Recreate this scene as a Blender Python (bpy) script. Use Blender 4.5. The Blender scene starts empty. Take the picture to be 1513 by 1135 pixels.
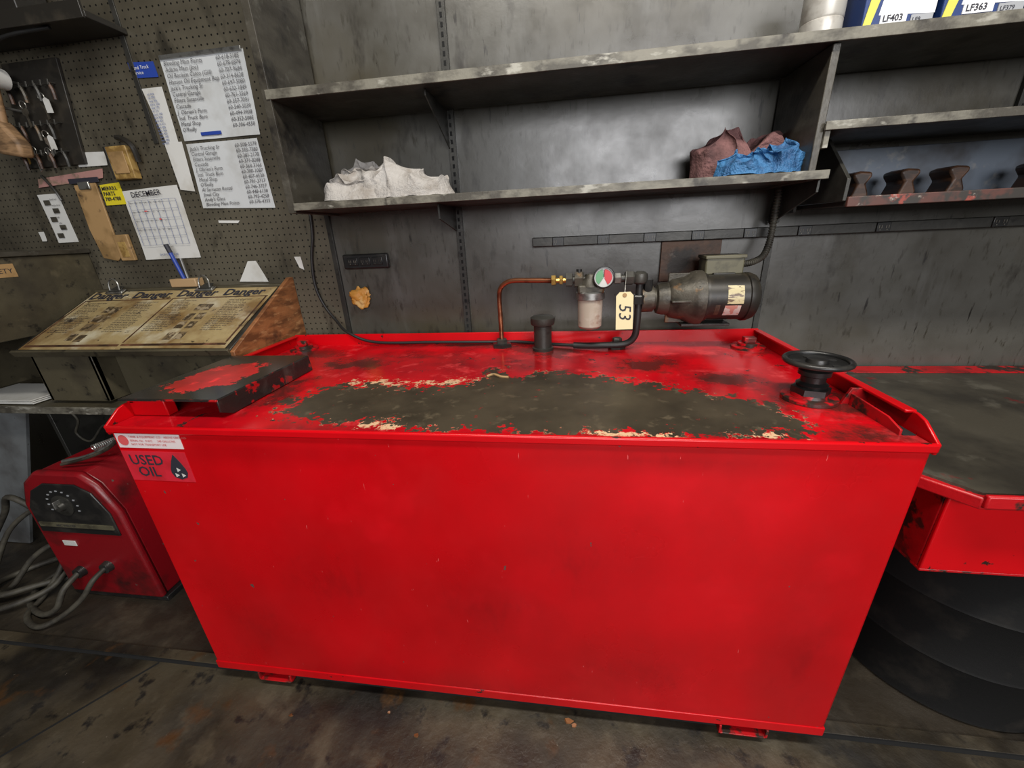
import bpy, bmesh, math, random
from mathutils import Vector, Matrix, noise
random.seed(5)
S=bpy.context.scene
try:
    S.view_settings.view_transform='Standard'
except Exception: pass
COL=bpy.context.collection

# ---------------------------------------------------------------- materials
def _mix(nt,fac,a,b):
    m=nt.nodes.new('ShaderNodeMix'); m.data_type='RGBA'
    if hasattr(fac,'links'): nt.links.new(fac,m.inputs[0])
    else: m.inputs[0].default_value=fac
    for s,i in ((a,6),(b,7)):
        if hasattr(s,'links'): nt.links.new(s,m.inputs[i])
        else: m.inputs[i].default_value=(*s,1)
    return m.outputs[2]
def _noise(nt,co,sc,st=(1,1,1),det=4,rough=.6,off=0):
    mp=nt.nodes.new('ShaderNodeMapping'); mp.inputs['Scale'].default_value=st; mp.inputs['Location'].default_value=(off,off*.7,off*1.3)
    nt.links.new(co,mp.inputs[0])
    n=nt.nodes.new('ShaderNodeTexNoise'); n.inputs['Scale'].default_value=sc; n.inputs['Detail'].default_value=det; n.inputs['Roughness'].default_value=rough
    nt.links.new(mp.outputs[0],n.inputs['Vector']); return n.outputs[0]
def _range(nt,v,lo,hi,a=0,b=1):
    r=nt.nodes.new('ShaderNodeMapRange'); r.inputs[1].default_value=lo; r.inputs[2].default_value=hi; r.inputs[3].default_value=a; r.inputs[4].default_value=b
    nt.links.new(v,r.inputs[0]); return r.outputs[0]
def _math(nt,op,a,b=None):
    m=nt.nodes.new('ShaderNodeMath'); m.operation=op
    for i,s in enumerate((a,b)):
        if s is None: continue
        if hasattr(s,'links'): nt.links.new(s,m.inputs[i])
        else: m.inputs[i].default_value=s
    return m.outputs[0]
def base(name):
    m=bpy.data.materials.new(name); m.use_nodes=True; nt=m.node_tree
    b=nt.nodes['Principled BSDF']; tc=nt.nodes.new('ShaderNodeTexCoord'); return m,nt,b,tc.outputs['Object']
def M(name,c,rough=.5,metal=0,layers=(),bump=0,bscale=80,coat=0,spec=.5,rvar=0,bdist=.004):
    m,nt,b,co=base(name); col=c
    for i,L in enumerate(layers):
        c2,sc,lo,hi=L[:4]; st=L[4] if len(L)>4 else (1,1,1)
        f=_range(nt,_noise(nt,co,sc,st,off=i*3.1+len(name)),lo,hi); col=_mix(nt,f,col,c2)
    if hasattr(col,'links'): nt.links.new(col,b.inputs['Base Color'])
    else: b.inputs['Base Color'].default_value=(*col,1)
    b.inputs['Roughness'].default_value=rough; b.inputs['Metallic'].default_value=metal
    b.inputs['Coat Weight'].default_value=coat; b.inputs['Specular IOR Level'].default_value=spec
    if rvar: nt.links.new(_range(nt,_noise(nt,co,7),.3,.7,rough-rvar,rough+rvar),b.inputs['Roughness'])
    if bump:
        bp=nt.nodes.new('ShaderNodeBump'); bp.inputs['Strength'].default_value=bump; bp.inputs['Distance'].default_value=bdist
        nt.links.new(_noise(nt,co,bscale),bp.inputs['Height']); nt.links.new(bp.outputs[0],b.inputs['Normal'])
    return m

RED=(.53,.0012,.005)
m_wall=M('wall_paint',(.074,.071,.061),.33,.0,[((.038,.034,.026),2.2,.42,.68),((.106,.105,.098),3.0,.55,.78,(3,1,.5)),((.047,.040,.025),1.4,.50,.66),((.018,.015,.011),9,.59,.74,(1.5,1,.6)),((.030,.026,.018),30,.58,.70,(2,1,.5)),((.15,.148,.14),46,.73,.76,(1,1,.25)),((.012,.010,.008),26,.67,.72,(1.6,1,.25))],bump=.10,bscale=30,rvar=.08,spec=.72)
m_olive=M('olive_steel',(.076,.065,.040),.42,.1,[((.034,.028,.019),4,.45,.7),((.12,.10,.062),9,.6,.75),((.015,.013,.010),25,.60,.70)],bump=.15,rvar=.1)
m_dark=M('dark_steel',(.032,.031,.027),.42,.3,[((.065,.062,.054),6,.5,.7),((.012,.011,.010),20,.6,.7)],bump=.15)
m_shelf=M('shelf_paint',(.060,.054,.042),.42,.1,[((.027,.023,.017),5,.4,.65,(1,1,3)),((.10,.095,.08),14,.61,.73,(.4,1,1)),((.012,.010,.008),8,.56,.68)],bump=.2,rvar=.1)
m_edge=M('shelf_edge',(.16,.15,.12),.5,.1,[((.055,.049,.038),18,.42,.58,(.5,1,1)),((.30,.29,.25),30,.61,.7,(.4,1,1)),((.03,.026,.02),11,.60,.68)],bump=.2)
m_black=M('black_plastic',(.011,.011,.011),.35,0,[((.030,.028,.025),12,.5,.7)])
m_motor=M('motor_shell',(.020,.018,.015),.42,.2,[((.050,.040,.026),9,.5,.68),((.012,.011,.010),16,.55,.65)])
m_slot=M('slot_black',(.004,.004,.004),.9)
m_rubber=M('rubber',(.010,.010,.010),.5)
m_cable=M('cable_grime',(.060,.054,.040),.6,0,[((.025,.022,.017),15,.4,.6)])
m_floor=M('concrete',(.060,.047,.029),.5,0,[((.026,.021,.014),3,.4,.62),((.092,.076,.050),7,.54,.74),((.009,.007,.005),2.0,.51,.65),((.060,.026,.007),6,.60,.70),((.012,.010,.008),13,.58,.66),((.13,.11,.085),80,.71,.73)],bump=.55,bscale=40,rvar=.18)
m_plat=M('oily_plate',(.030,.024,.017),.42,0,[((.070,.057,.040),5,.52,.7),((.010,.008,.006),3,.5,.65)],bump=.5,bscale=50,rvar=.15)
m_red=M('red_paint',RED,.30,0,[((.38,.001,.003),2.2,.45,.75,(1,1,.7)),((.62,.003,.009),3.4,.56,.78),((.05,.004,.004),48,.72,.74),((.03,.012,.010),20,.675,.69)],bump=.05,bscale=6,coat=.05,spec=.4)
m_redworn=M('red_worn',(.44,.003,.007),.4,0,[((.025,.016,.012),14,.50,.56),((.20,.003,.005),6,.5,.7)],bump=.2)
m_reddeep=M('red_welder',(.20,.003,.007),.36,0,[((.03,.006,.006),5,.48,.66),((.10,.07,.06),30,.69,.73)],bump=.12)
m_blackred=M('black_over_red',(.014,.013,.012),.35,0,[((.35,.006,.008),22,.57,.61),((.05,.045,.04),8,.55,.7)],bump=.3)
m_copper=M('copper',(.40,.16,.08),.35,.9,[((.16,.06,.033),12,.48,.62)])
m_brass=M('brass',(.65,.42,.12),.3,.9)
m_steel=M('steel',(.42,.42,.40),.35,.9,[((.13,.12,.11),30,.5,.7)])
m_cast=M('cast_grey',(.066,.058,.044),.45,.3,[((.024,.021,.016),10,.48,.62),((.13,.075,.034),18,.60,.68)],bump=.3)
m_rust=M('rust_plate',(.090,.045,.025),.6,.1,[((.022,.016,.012),8,.46,.60),((.14,.11,.09),18,.6,.7)],bump=.3)
m_jbox=M('junction_box_paint',(.105,.096,.060),.45,.1,[((.045,.04,.027),15,.5,.65)])
m_bowl=M('filter_bowl',(.36,.31,.25),.22,0,[((.50,.45,.39),9,.5,.65),((.2,.12,.08),14,.58,.7)],coat=.4)
m_white=M('white_paper',(.56,.56,.54),.5,0,[((.40,.38,.33),6,.5,.75)],coat=.1)
m_paper2=M('sleeve_paper',(.52,.54,.55),.35,0,[((.36,.36,.34),5,.5,.75)],coat=.3)
m_cream=M('cream_tag',(.70,.61,.36),.6)
m_yellow=M('yellow_note',(.60,.50,.02),.5)
m_ink=M('ink',(.02,.02,.03),.6)
m_pencil=M('pencil',(.09,.09,.10),.6)
m_inkblue=M('ink_blue',(.10,.14,.30),.6)
m_blue=M('blue_plastic',(.02,.05,.28),.4)
m_tan=M('tan_vinyl',(.36,.275,.135),.30,0,[((.19,.115,.043),5,.45,.61),((.50,.45,.32),6,.53,.68),((.045,.030,.016),5,.58,.64),((.05,.034,.018),22,.64,.69)],coat=.3)
m_tanpic=M('poster_print',(.15,.105,.055),.4,0,[((.05,.035,.02),40,.45,.55),((.28,.22,.14),30,.54,.60)])
m_kraft=M('kraft',(.34,.21,.09),.6,0,[((.2,.12,.045),7,.45,.6),((.06,.035,.018),14,.6,.7)])
m_pink=M('pink_plastic',(.36,.19,.17),.5,0,[((.2,.14,.1),20,.5,.6)])
m_wood=M('plywood',(.28,.11,.038),.55,0,[((.12,.045,.015),5,.42,.62,(1,2,6)),((.38,.19,.08),9,.55,.7,(1,2,8)),((.03,.015,.008),7,.59,.71)],bump=.2)
m_woodlt=M('wood_block_light',(.38,.25,.13),.6)
m_brown=M('brown_wood',(.085,.039,.020),.45,0,[((.028,.014,.008),9,.45,.6,(1,1,4)),((.16,.075,.04),14,.58,.68)])
m_mallet=M('pale_wood',(.30,.18,.09),.6,0,[((.12,.07,.035),9,.45,.6,(1,1,4))])
m_blueback=M('blue_grey_steel',(.10,.12,.15),.4,.2,[((.045,.045,.05),5,.45,.65),((.18,.18,.18),12,.62,.72)])
m_redbrown=M('red_brown_lip',(.085,.032,.024),.5,0,[((.030,.025,.021),14,.46,.56),((.24,.05,.035),22,.60,.66),((.26,.23,.2),30,.64,.70)])
m_board=M('board_black',(.018,.016,.013),.4,0,[((.045,.038,.028),9,.5,.7)])
m_ragw=M('rag_grey',(.35,.33,.31),.9,0,[((.24,.215,.19),14,.50,.66),((.43,.415,.40),9,.55,.7)],bump=.7,bscale=60,bdist=.012)
m_ragr=M('rag_maroon',(.17,.08,.077),.9,0,[((.07,.032,.032),9,.5,.65)],bump=.8,bscale=70,bdist=.012)
m_ragb=M('rag_blue',(.035,.15,.33),.6,0,[((.015,.07,.18),12,.5,.65)],bump=.9,bscale=60,bdist=.016)
m_oil=M('oil_absorbent',(.60,.27,.045),.6,0,[((.72,.46,.17),20,.5,.6)])
m_yellowbox=M('tan_box',(.34,.22,.07),.5,0,[((.19,.11,.03),20,.5,.6)])
m_boxwhite=M('carton_white',(.66,.67,.69),.4)
m_boxblue=M('carton_blue',(.012,.035,.14),.4)
m_boxyel=M('carton_yellow',(.55,.52,.08),.4)
m_boxgrey=M('carton_grey',(.30,.31,.33),.4)
m_canw=M('can_white',(.48,.46,.42),.35,.2,[((.28,.25,.22),12,.55,.7)])
m_sticker=M('sticker_red',(.58,.018,.035),.4,0,[((.38,.012,.018),9,.5,.7)])
m_lblwhite=M('label_white',(.68,.58,.58),.4)
m_lblred=M('label_redprint',(.60,.09,.09),.4)
m_green=M('gauge_green',(.12,.30,.16),.3); m_gred=M('gauge_red',(.5,.05,.06),.3)
m_drum=M('drum_black',(.006,.006,.006),.65,0,[((.016,.014,.012),7,.55,.7)],bump=.1,spec=.2)
m_bluesheet=M('grey_sheet',(.14,.15,.155),.5,.1,[((.08,.08,.08),5,.45,.65),((.03,.03,.03),50,.70,.72)])
m_ceil=M('ceiling_paint',(.12,.11,.10),.8,0,[((.06,.055,.05),2,.4,.7)])
m_side=M('side_wall_paint',(.15,.14,.125),.7,0,[((.08,.075,.06),2,.4,.7)])
m_benchtop=M('bench_top_grime',(.052,.046,.034),.38,0,[((.025,.022,.017),4,.45,.65),((.12,.008,.01),7,.66,.70),((.09,.083,.065),9,.58,.72)],bump=.15,rvar=.1)

def pegmat():
    m,nt,b,co=base('pegboard_holes')
    sep=nt.nodes.new('ShaderNodeSeparateXYZ'); nt.links.new(co,sep.inputs[0])
    fx=_math(nt,'SUBTRACT',_math(nt,'FRACT',_math(nt,'MULTIPLY',sep.outputs[0],39.37)),.5)
    fz=_math(nt,'SUBTRACT',_math(nt,'FRACT',_math(nt,'MULTIPLY',sep.outputs[2],39.37)),.5)
    d=_math(nt,'ADD',_math(nt,'MULTIPLY',fx,fx),_math(nt,'MULTIPLY',fz,fz))
    hole=_math(nt,'LESS_THAN',d,.018)
    col=_mix(nt,_range(nt,_noise(nt,co,2.5),.4,.65),(.088,.078,.056),(.042,.036,.025))
    col=_mix(nt,_range(nt,_noise(nt,co,11,(1,1,.4),off=5),.58,.73),col,(.024,.021,.015))
    col=_mix(nt,hole,col,(.004,.004,.003))
    nt.links.new(col,b.inputs['Base Color']); b.inputs['Roughness'].default_value=.38
    return m
m_peg=pegmat()

def frontmat():
    """tank front sheet: mottled red, faint oily haze where the 'grime' attribute is high, small chips and scratches"""
    m,nt,b,co=base('tank_front_paint')
    col=_mix(nt,_range(nt,_noise(nt,co,2.2,(1,1,.7),off=3),.42,.75),RED,(.40,.001,.003))
    col=_mix(nt,_range(nt,_noise(nt,co,3.2,off=9),.56,.80),col,(.62,.003,.009))
    at=nt.nodes.new('ShaderNodeAttribute'); at.attribute_name='grime'
    g=_math(nt,'ADD',at.outputs['Fac'],_math(nt,'MULTIPLY',_math(nt,'SUBTRACT',_noise(nt,co,6,(1.1,1,.8),off=14,det=4,rough=.6),.5),.9))
    col=_mix(nt,_range(nt,g,.05,1.1,0,.50),col,(.24,.001,.003))
    g2=_math(nt,'ADD',at.outputs['Fac'],_math(nt,'MULTIPLY',_math(nt,'SUBTRACT',_noise(nt,co,22,(1.3,1,.6),off=24,det=6,rough=.7),.5),2.2))
    col=_mix(nt,_range(nt,g2,.75,1.25,0,.22),col,(.16,.002,.003))
    col=_mix(nt,_range(nt,_noise(nt,co,30,(1,1,.7),off=40,det=3),.735,.745),col,(.10,.055,.05))
    col=_mix(nt,_range(nt,_noise(nt,co,60,(2.2,1,.35),off=50,det=3),.745,.76),col,(.62,.10,.10))
    nt.links.new(col,b.inputs['Base Color'])
    nt.links.new(_range(nt,_noise(nt,co,5,off=60),.35,.7,.26,.42),b.inputs['Roughness'])
    b.inputs['Specular IOR Level'].default_value=.40; b.inputs['Coat Weight'].default_value=.05
    bp=nt.nodes.new('ShaderNodeBump'); bp.inputs['Strength'].default_value=.08; bp.inputs['Distance'].default_value=.01
    nt.links.new(_noise(nt,co,5),bp.inputs['Height']); nt.links.new(bp.outputs[0],b.inputs['Normal'])
    return m
m_front=frontmat()

def wearmat(name,inner,edge,amps,red=RED,grime=True,rin=.5):
    m,nt,b,co=base(name)
    at=nt.nodes.new('ShaderNodeAttribute'); at.attribute_name='wear'
    w=at.outputs['Fac']
    for i,(sc,am) in enumerate(amps):
        w=_math(nt,'ADD',w,_math(nt,'MULTIPLY',_math(nt,'SUBTRACT',_noise(nt,co,sc,det=5,rough=.65,off=i*4),.5),am))
    col=_mix(nt,_range(nt,_noise(nt,co,4,off=2),.4,.7),red,(red[0]*.6,red[1],red[2]))
    if grime:
        col=_mix(nt,_range(nt,_noise(nt,co,4.5,off=8),.50,.72),col,(.16,.005,.007))
        col=_mix(nt,_range(nt,_noise(nt,co,9,off=18,rough=.7),.56,.70),col,(.64,.04,.045))
        g2=nt.nodes.new('ShaderNodeAttribute'); g2.attribute_name='oil'
        ow=_math(nt,'ADD',g2.outputs['Fac'],_math(nt,'MULTIPLY',_math(nt,'SUBTRACT',_noise(nt,co,12,off=31,det=7,rough=.7),.5),1.8))
        col=_mix(nt,_range(nt,ow,.40,.80,0,.85),col,(.030,.014,.011))
        col=_mix(nt,_range(nt,_noise(nt,co,16,off=12,det=8,rough=.75),.625,.64),col,(.03,.02,.018))
        cr=nt.nodes.new('ShaderNodeAttribute'); cr.attribute_name='cream'
        cw=_math(nt,'ADD',cr.outputs['Fac'],_math(nt,'MULTIPLY',_math(nt,'SUBTRACT',_noise(nt,co,26,off=21,det=6,rough=.75),.5),3.2))
        e=_math(nt,'MULTIPLY',_range(nt,w,-.065,-.040),_range(nt,cw,.58,.70))
        e2=_math(nt,'MULTIPLY',_range(nt,w,-.006,-.003),_range(nt,_noise(nt,co,9,off=23),.50,.56))
        col=_mix(nt,e,col,edge); col=_mix(nt,e2,col,tuple(c*.7 for c in edge))
    inn=_mix(nt,_range(nt,_noise(nt,co,5,off=3),.4,.65),inner,tuple(c*.5 for c in inner))
    inn=_mix(nt,_range(nt,_noise(nt,co,22,off=9,det=8),.58,.70),inn,tuple(c*1.7 for c in inner))
    if grime: inn=_mix(nt,_range(nt,_noise(nt,co,34,off=14,det=6,rough=.7),.66,.675),inn,(.22,.012,.012))
    f=_range(nt,w,-.001,.001)
    col=_mix(nt,f,col,inn)
    nt.links.new(col,b.inputs['Base Color'])
    nt.links.new(_range(nt,f,0,1,.20,rin),b.inputs['Roughness'])
    b.inputs['Specular IOR Level'].default_value=.5
    bp=nt.nodes.new('ShaderNodeBump'); bp.inputs['Strength'].default_value=.3; bp.inputs['Distance'].default_value=.003
    nt.links.new(f,bp.inputs['Height']); bp.invert=True; nt.links.new(bp.outputs[0],b.inputs['Normal'])
    return m
m_tanktop=wearmat('tank_top_paint',(.056,.044,.028),(.66,.43,.26),[(6,.12),(18,.22),(55,.22)],red=(.56,.003,.008),rin=.40)
m_lidtop=wearmat('lid_top_paint',(.54,.013,.016),(.18,.03,.03),[(9,.12),(40,.12)],red=(.024,.018,.016),grime=False,rin=.3)

# ---------------------------------------------------------------- mesh helpers
def finish(bm,name,mats,smooth=True,bev=0,seg=2,ang=.6):
    bmesh.ops.recalc_face_normals(bm,faces=bm.faces)
    if smooth:
        for f in bm.faces: f.smooth=True
        for e in bm.edges:
            e.smooth = (len(e.link_faces)==2 and e.calc_face_angle(3)<ang)
    me=bpy.data.meshes.new(name); bm.to_mesh(me); bm.free()
    ob=bpy.data.objects.new(name,me); COL.objects.link(ob)
    for mt in (mats if isinstance(mats,(list,tuple)) else [mats]): me.materials.append(mt)
    if bev:
        md=ob.modifiers.new('bevel','BEVEL'); md.width=bev; md.segments=seg; md.limit_method='ANGLE'; md.angle_limit=.6
    return ob
def addbox(bm,x,y,z,mi=0):
    vs=[bm.verts.new((a,b,c)) for a in x for b in y for c in z]
    for q in ((0,1,3,2),(4,6,7,5),(0,4,5,1),(2,3,7,6),(0,2,6,4),(1,5,7,3)):
        f=bm.faces.new([vs[i] for i in q]); f.material_index=mi
def box(n,x,y,z,mat,bev=.002):
    bm=bmesh.new(); addbox(bm,x,y,z); return finish(bm,n,mat,bev=bev)
def boxes(n,lst,mat,bev=0):
    bm=bmesh.new()
    for b in lst: addbox(bm,*b)
    return finish(bm,n,mat,bev=bev)
def prism(n,pts,axis,a0,a1,mat,bev=0):
    bm=bmesh.new()
    def P(p,a):
        return {'y':(p[0],a,p[1]),'x':(a,p[0],p[1]),'z':(p[0],p[1],a)}[axis]
    A=[bm.verts.new(P(p,a0)) for p in pts]; B=[bm.verts.new(P(p,a1)) for p in pts]
    bm.faces.new(A); bm.faces.new(B[::-1]); k=len(pts)
    for i in range(k): bm.faces.new((A[i],B[i],B[(i+1)%k],A[(i+1)%k]))
    return finish(bm,n,mat,bev=bev)
def frame(d):
    d=Vector(d).normalized(); u=d.orthogonal().normalized(); return d,u,d.cross(u)
def lathe(n,p,d,prof,mat,seg=32,bm0=None):
    bm=bm0 or bmesh.new(); p=Vector(p); d,u,v=frame(d); rings=[]
    for t,r in prof:
        if r<1e-6: rings.append([bm.verts.new(p+d*t)])
        else: rings.append([bm.verts.new(p+d*t+(u*math.cos(a)+v*math.sin(a))*r) for a in [2*math.pi*i/seg for i in range(seg)]])
    for A,B in zip(rings,rings[1:]):
        for i in range(seg):
            j=(i+1)%seg
            if len(A)==1 and len(B)==1: continue
            if len(A)==1: bm.faces.new((A[0],B[i],B[j]))
            elif len(B)==1: bm.faces.new((A[i],B[0],A[j]))
            else: bm.faces.new((A[i],B[i],B[j],A[j]))
    if bm0: return None
    return finish(bm,n,mat)
def cyl(n,p0,p1,r,mat,seg=24,r1=None):
    p0=Vector(p0);p1=Vector(p1);L=(p1-p0).length; r1=r if r1 is None else r1
    return lathe(n,p0,p1-p0,[(0,0),(0,r),(L,r1),(L,0)],mat,seg)
def crv(pts,k=8):
    P=[Vector(p) for p in pts]; P=[P[0]*2-P[1]]+P+[P[-1]*2-P[-2]]; o=[]
    for i in range(1,len(P)-2):
        for s in range(k):
            t=s/k; a,b,c,d=P[i-1:i+3]
            o.append(.5*((2*b)+(c-a)*t+(2*a-5*b+4*c-d)*t*t+(3*b-a-3*c+d)*t**3))
    o.append(P[-2]); return o
def tube(n,pts,r,mat,seg=12,k=8,smooth=True,rf=None):
    Q=crv(pts,k) if smooth else [Vector(p) for p in pts]
    bm=bmesh.new(); rings=[]; t0=(Q[1]-Q[0]).normalized(); u=t0.orthogonal().normalized()
    for i,q in enumerate(Q):
        t=(Q[min(i+1,len(Q)-1)]-Q[max(i-1,0)]).normalized()
        u=(u-t*u.dot(t)).normalized(); v=t.cross(u); rr=rf(i) if rf else r
        rings.append([bm.verts.new(q+(u*math.cos(a)+v*math.sin(a))*rr) for a in [2*math.pi*j/seg for j in range(seg)]])
    for A,B in zip(rings,rings[1:]):
        for i in range(seg): bm.faces.new((A[i],B[i],B[(i+1)%seg],A[(i+1)%seg]))
    bm.faces.new(rings[0]); bm.faces.new(rings[-1][::-1])
    return finish(bm,n,mat)
def torus(n,c,d,R,r,mat,S1=48,S2=12):
    c=Vector(c); d,u,v=frame(d); bm=bmesh.new(); g=[]
    for i in range(S1):
        a=2*math.pi*i/S1; e=u*math.cos(a)+v*math.sin(a)
        g.append([bm.verts.new(c+e*(R+r*math.cos(b))+d*r*math.sin(b)) for b in [2*math.pi*j/S2 for j in range(S2)]])
    for i in range(S1):
        for j in range(S2): bm.faces.new((g[i][j],g[(i+1)%S1][j],g[(i+1)%S1][(j+1)%S2],g[i][(j+1)%S2]))
    return finish(bm,n,mat)
def sheet(n,c,y,mat,curl=.003,N=10,th=.0006,seed=0):
    bm=bmesh.new(); g=[]
    for j in range(N+1):
        row=[]
        for i in range(N+1):
            s=i/N;t=j/N
            x=(1-t)*((1-s)*c[0][0]+s*c[1][0])+t*((1-s)*c[3][0]+s*c[2][0])
            z=(1-t)*((1-s)*c[0][1]+s*c[1][1])+t*((1-s)*c[3][1]+s*c[2][1])
            dy=curl*(.3+t*t*1.2)*(.5+noise.noise(Vector((x*6+seed,z*6,seed))))
            row.append(bm.verts.new((x,y-abs(dy),z)))
        g.append(row)
    for j in range(N):
        for i in range(N): bm.faces.new((g[j][i],g[j+1][i],g[j+1][i+1],g[j][i+1]))
    ob=finish(bm,n,mat,ang=3)
    md=ob.modifiers.new('th','SOLIDIFY'); md.thickness=th; return ob
def text(n,body,size,mtx,mat,align='LEFT',sp=1.0,shear=0,lines=1.0,bold=0):
    cu=bpy.data.curves.new(n,'FONT'); cu.body=body; cu.size=size; cu.align_x=align; cu.resolution_u=2; cu.shear=shear; cu.space_line=lines; cu.space_character=sp; cu.offset=bold
    o=bpy.data.objects.new(n+'_c',cu); COL.objects.link(o)
    dg=bpy.context.evaluated_depsgraph_get(); me=bpy.data.meshes.new_from_object(o.evaluated_get(dg))
    bpy.data.objects.remove(o,do_unlink=True); bpy.data.curves.remove(cu)
    me.transform(mtx); me.name=n; me.materials.clear(); me.materials.append(mat)
    ob=bpy.data.objects.new(n,me); COL.objects.link(ob); return ob
def WM(x,y,z,rot=0):
    return Matrix.Translation((x,y,z))@Matrix.Rotation(math.radians(90),4,'X')@Matrix.Rotation(math.radians(rot),4,'Z')
def group(name,parts):
    parts=[p for p in parts if p]
    if len(parts)==1: parts[0].name=name; return parts[0]
    mn=Vector((1e9,)*3);mx=Vector((-1e9,)*3)
    for p in parts:
        for v in p.data.vertices:
            for k in range(3): mn[k]=min(mn[k],v.co[k]);mx[k]=max(mx[k],v.co[k])
    e=bpy.data.objects.new(name,None); COL.objects.link(e); e.empty_display_size=.05
    e.location=((mn.x+mx.x)/2,(mn.y+mx.y)/2,mn.z)
    for p in parts:
        p.parent=e; p.matrix_parent_inverse=Matrix.Translation(-e.location)
    return e
def hexnut(n,c,d,R,h,mat): return lathe(n,c,d,[(0,0),(0,R),(h*.85,R),(h,R*.85),(h,0)],mat,6)
def polyd(x,y,poly):
    ins=False; d=9
    for k in range(len(poly)):
        (x0,y0),(x1,y1)=poly[k],poly[(k+1)%len(poly)]
        if (y0>y)!=(y1>y) and x<(x1-x0)*(y-y0)/(y1-y0)+x0: ins=not ins
        L=(x1-x0)**2+(y1-y0)**2; t=max(0,min(1,((x-x0)*(x1-x0)+(y-y0)*(y1-y0))/L))
        d=min(d,math.hypot(x-x0-t*(x1-x0),y-y0-t*(y1-y0)))
    return d if ins else -d
def wearattr(ob,poly):
    a=ob.data.attributes.new('wear','FLOAT','POINT')
    for i,v in enumerate(ob.data.vertices): a.data[i].value=polyd(v.co.x,v.co.y,poly)
def blobattr(ob,nm,blobs,ax=1):
    a=ob.data.attributes.new(nm,'FLOAT','POINT')
    for i,v in enumerate(ob.data.vertices):
        a.data[i].value=max(max(0,1-math.hypot((v.co.x-x)/rx,(v.co[ax]-y)/ry)) for x,y,rx,ry in blobs)
def gridxy(n,x0,x1,y0,y1,z,nx,ny,mat):
    bm=bmesh.new(); g=[[bm.verts.new((x0+(x1-x0)*i/nx,y0+(y1-y0)*j/ny,z)) for i in range(nx+1)] for j in range(ny+1)]
    for j in range(ny):
        for i in range(nx): bm.faces.new((g[j][i],g[j][i+1],g[j+1][i+1],g[j+1][i]))
    return finish(bm,n,mat)

# ---------------------------------------------------------------- crumpled rags
def rag(name,cx,cy,z0,rx,ry,h,seed,mat,theta=.5,F=150,A=.012,N=120,hf=None):
    bm=bmesh.new(); g=[]
    cs,sn=math.cos(theta),math.sin(theta)
    for j in range(N+1):
        row=[]
        for i in range(N+1):
            s=i/N*2-1; t=j/N*2-1
            X=s*math.sqrt(1-t*t*.42); Yy=t*math.sqrt(1-s*s*.42)
            r=min(1,math.hypot(X,Yy)/1.0)
            wob=1+.14*noise.noise(Vector((X*1.7+seed,Yy*1.7,seed)))
            x=X*rx*wob; y=Yy*ry*wob
            q=Vector((x*9+seed,y*9,seed*1.7))
            n1=noise.noise(q); n2=noise.noise(q*.6+Vector((5,1,2))); n3=noise.noise(q*2.2+Vector((1,8,3)))
            ph=(x*cs+y*sn)*F+7*n2+3.2*n1
            ph2=(-x*sn+y*cs)*F*.75+6*n1+4*n2+seed
            ph3=(x*math.cos(theta+.8)+y*math.sin(theta+.8))*F*1.9+5*n3+6*n1
            dome=max(0,1-r**2.6)**.55
            ed=min(1,(1-r)*6)
            f1=(.5+.5*math.sin(ph))**.7
            f2=(.5+.5*math.sin(ph2)); f3=(.5+.5*math.sin(ph3))
            H=h*(hf(x/rx) if hf else 1)
            z=H*dome*(.74+.50*n2+.20*n3)+A*f1*(.35+.65*ed)+A*.7*f2*ed+A*.35*f3*ed
            x+=cs*A*.9*math.cos(ph)*ed-sn*A*.6*math.cos(ph2)*ed+.02*n2*ed
            y+=sn*A*.9*math.cos(ph)*ed+cs*A*.6*math.cos(ph2)*ed
            row.append(bm.verts.new((cx+x,min(max(cy+y,1.36),1.628),z0+max(.0015,z))))
        g.append(row)
    for j in range(N):
        for i in range(N): bm.faces.new((g[j][i],g[j][i+1],g[j+1][i+1],g[j+1][i]))
    return finish(bm,name,mat,ang=4)
zs=1.5245
group('shop_rag',[rag('cloth_a',-.70,1.50,zs,.155,.10,.125,2.0,m_ragw,.9,F=88,A=.016,hf=lambda u:1.05-.15*u),
                  rag('cloth_b',-.53,1.47,zs,.160,.095,.095,7.3,m_ragw,.3,F=86,A=.016,hf=lambda u:1.1-.35*u),
                  rag('cloth_c',-.73,1.44,zs,.12,.07,.06,12.1,m_ragw,1.9,F=90,A=.015)])
group('shop_rag.001',[rag('cloth_a',.515,1.54,zs,.105,.08,.165,4.1,m_ragr,.6,F=110,A=.016),
                      rag('cloth_b',.625,1.545,zs,.070,.075,.155,9.9,m_ragr,2.0,F=110,A=.015)])
group('shop_rag.002',[rag('cloth_a',.555,1.42,zs,.10,.055,.070,9.4,m_ragb,1.2,F=150,A=.015),
                      rag('cloth_b',.630,1.43,zs,.06,.06,.080,21.4,m_ragb,.2,F=140,A=.014)])

# ---------------------------------------------------------------- room shell
WY=1.65
box('floor',(-5,5),(-5.5,WY+.1),(-.12,0),m_floor,0)
box('platform',(-3.2,3.4),(.800,WY),(0,.025),m_plat,.004)
group('platform_curb',[box('curb_face',(-3.2,3.4),(.790,.7995),(0,.024),m_slot,.001),box('curb_nosing',(-3.2,3.4),(.788,.822),(.0255,.0285),m_floor,.001)])
box('wall_back',(-5,5),(WY,WY+.1),(0,3.4),m_wall,0)
box('wall_left',(-5.1,-5),(-5.5,WY+.1),(0,3.4),m_side,0)
box('wall_right',(5,5.1),(-5.5,WY+.1),(0,3.4),m_side,0)
box('ceiling',(-5.1,5.1),(-5.5,WY+.1),(3.4,3.5),m_ceil,0)
def strip2(n,p,q,w,mat,z=0.0012):
    p=Vector(p);q=Vector(q);d=(q-p).normalized();s=Vector((-d.y,d.x))*w
    return prism(n,[tuple(p+s),tuple(q+s),tuple(q-s),tuple(p-s)],'z',-.001,z,mat)
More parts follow.
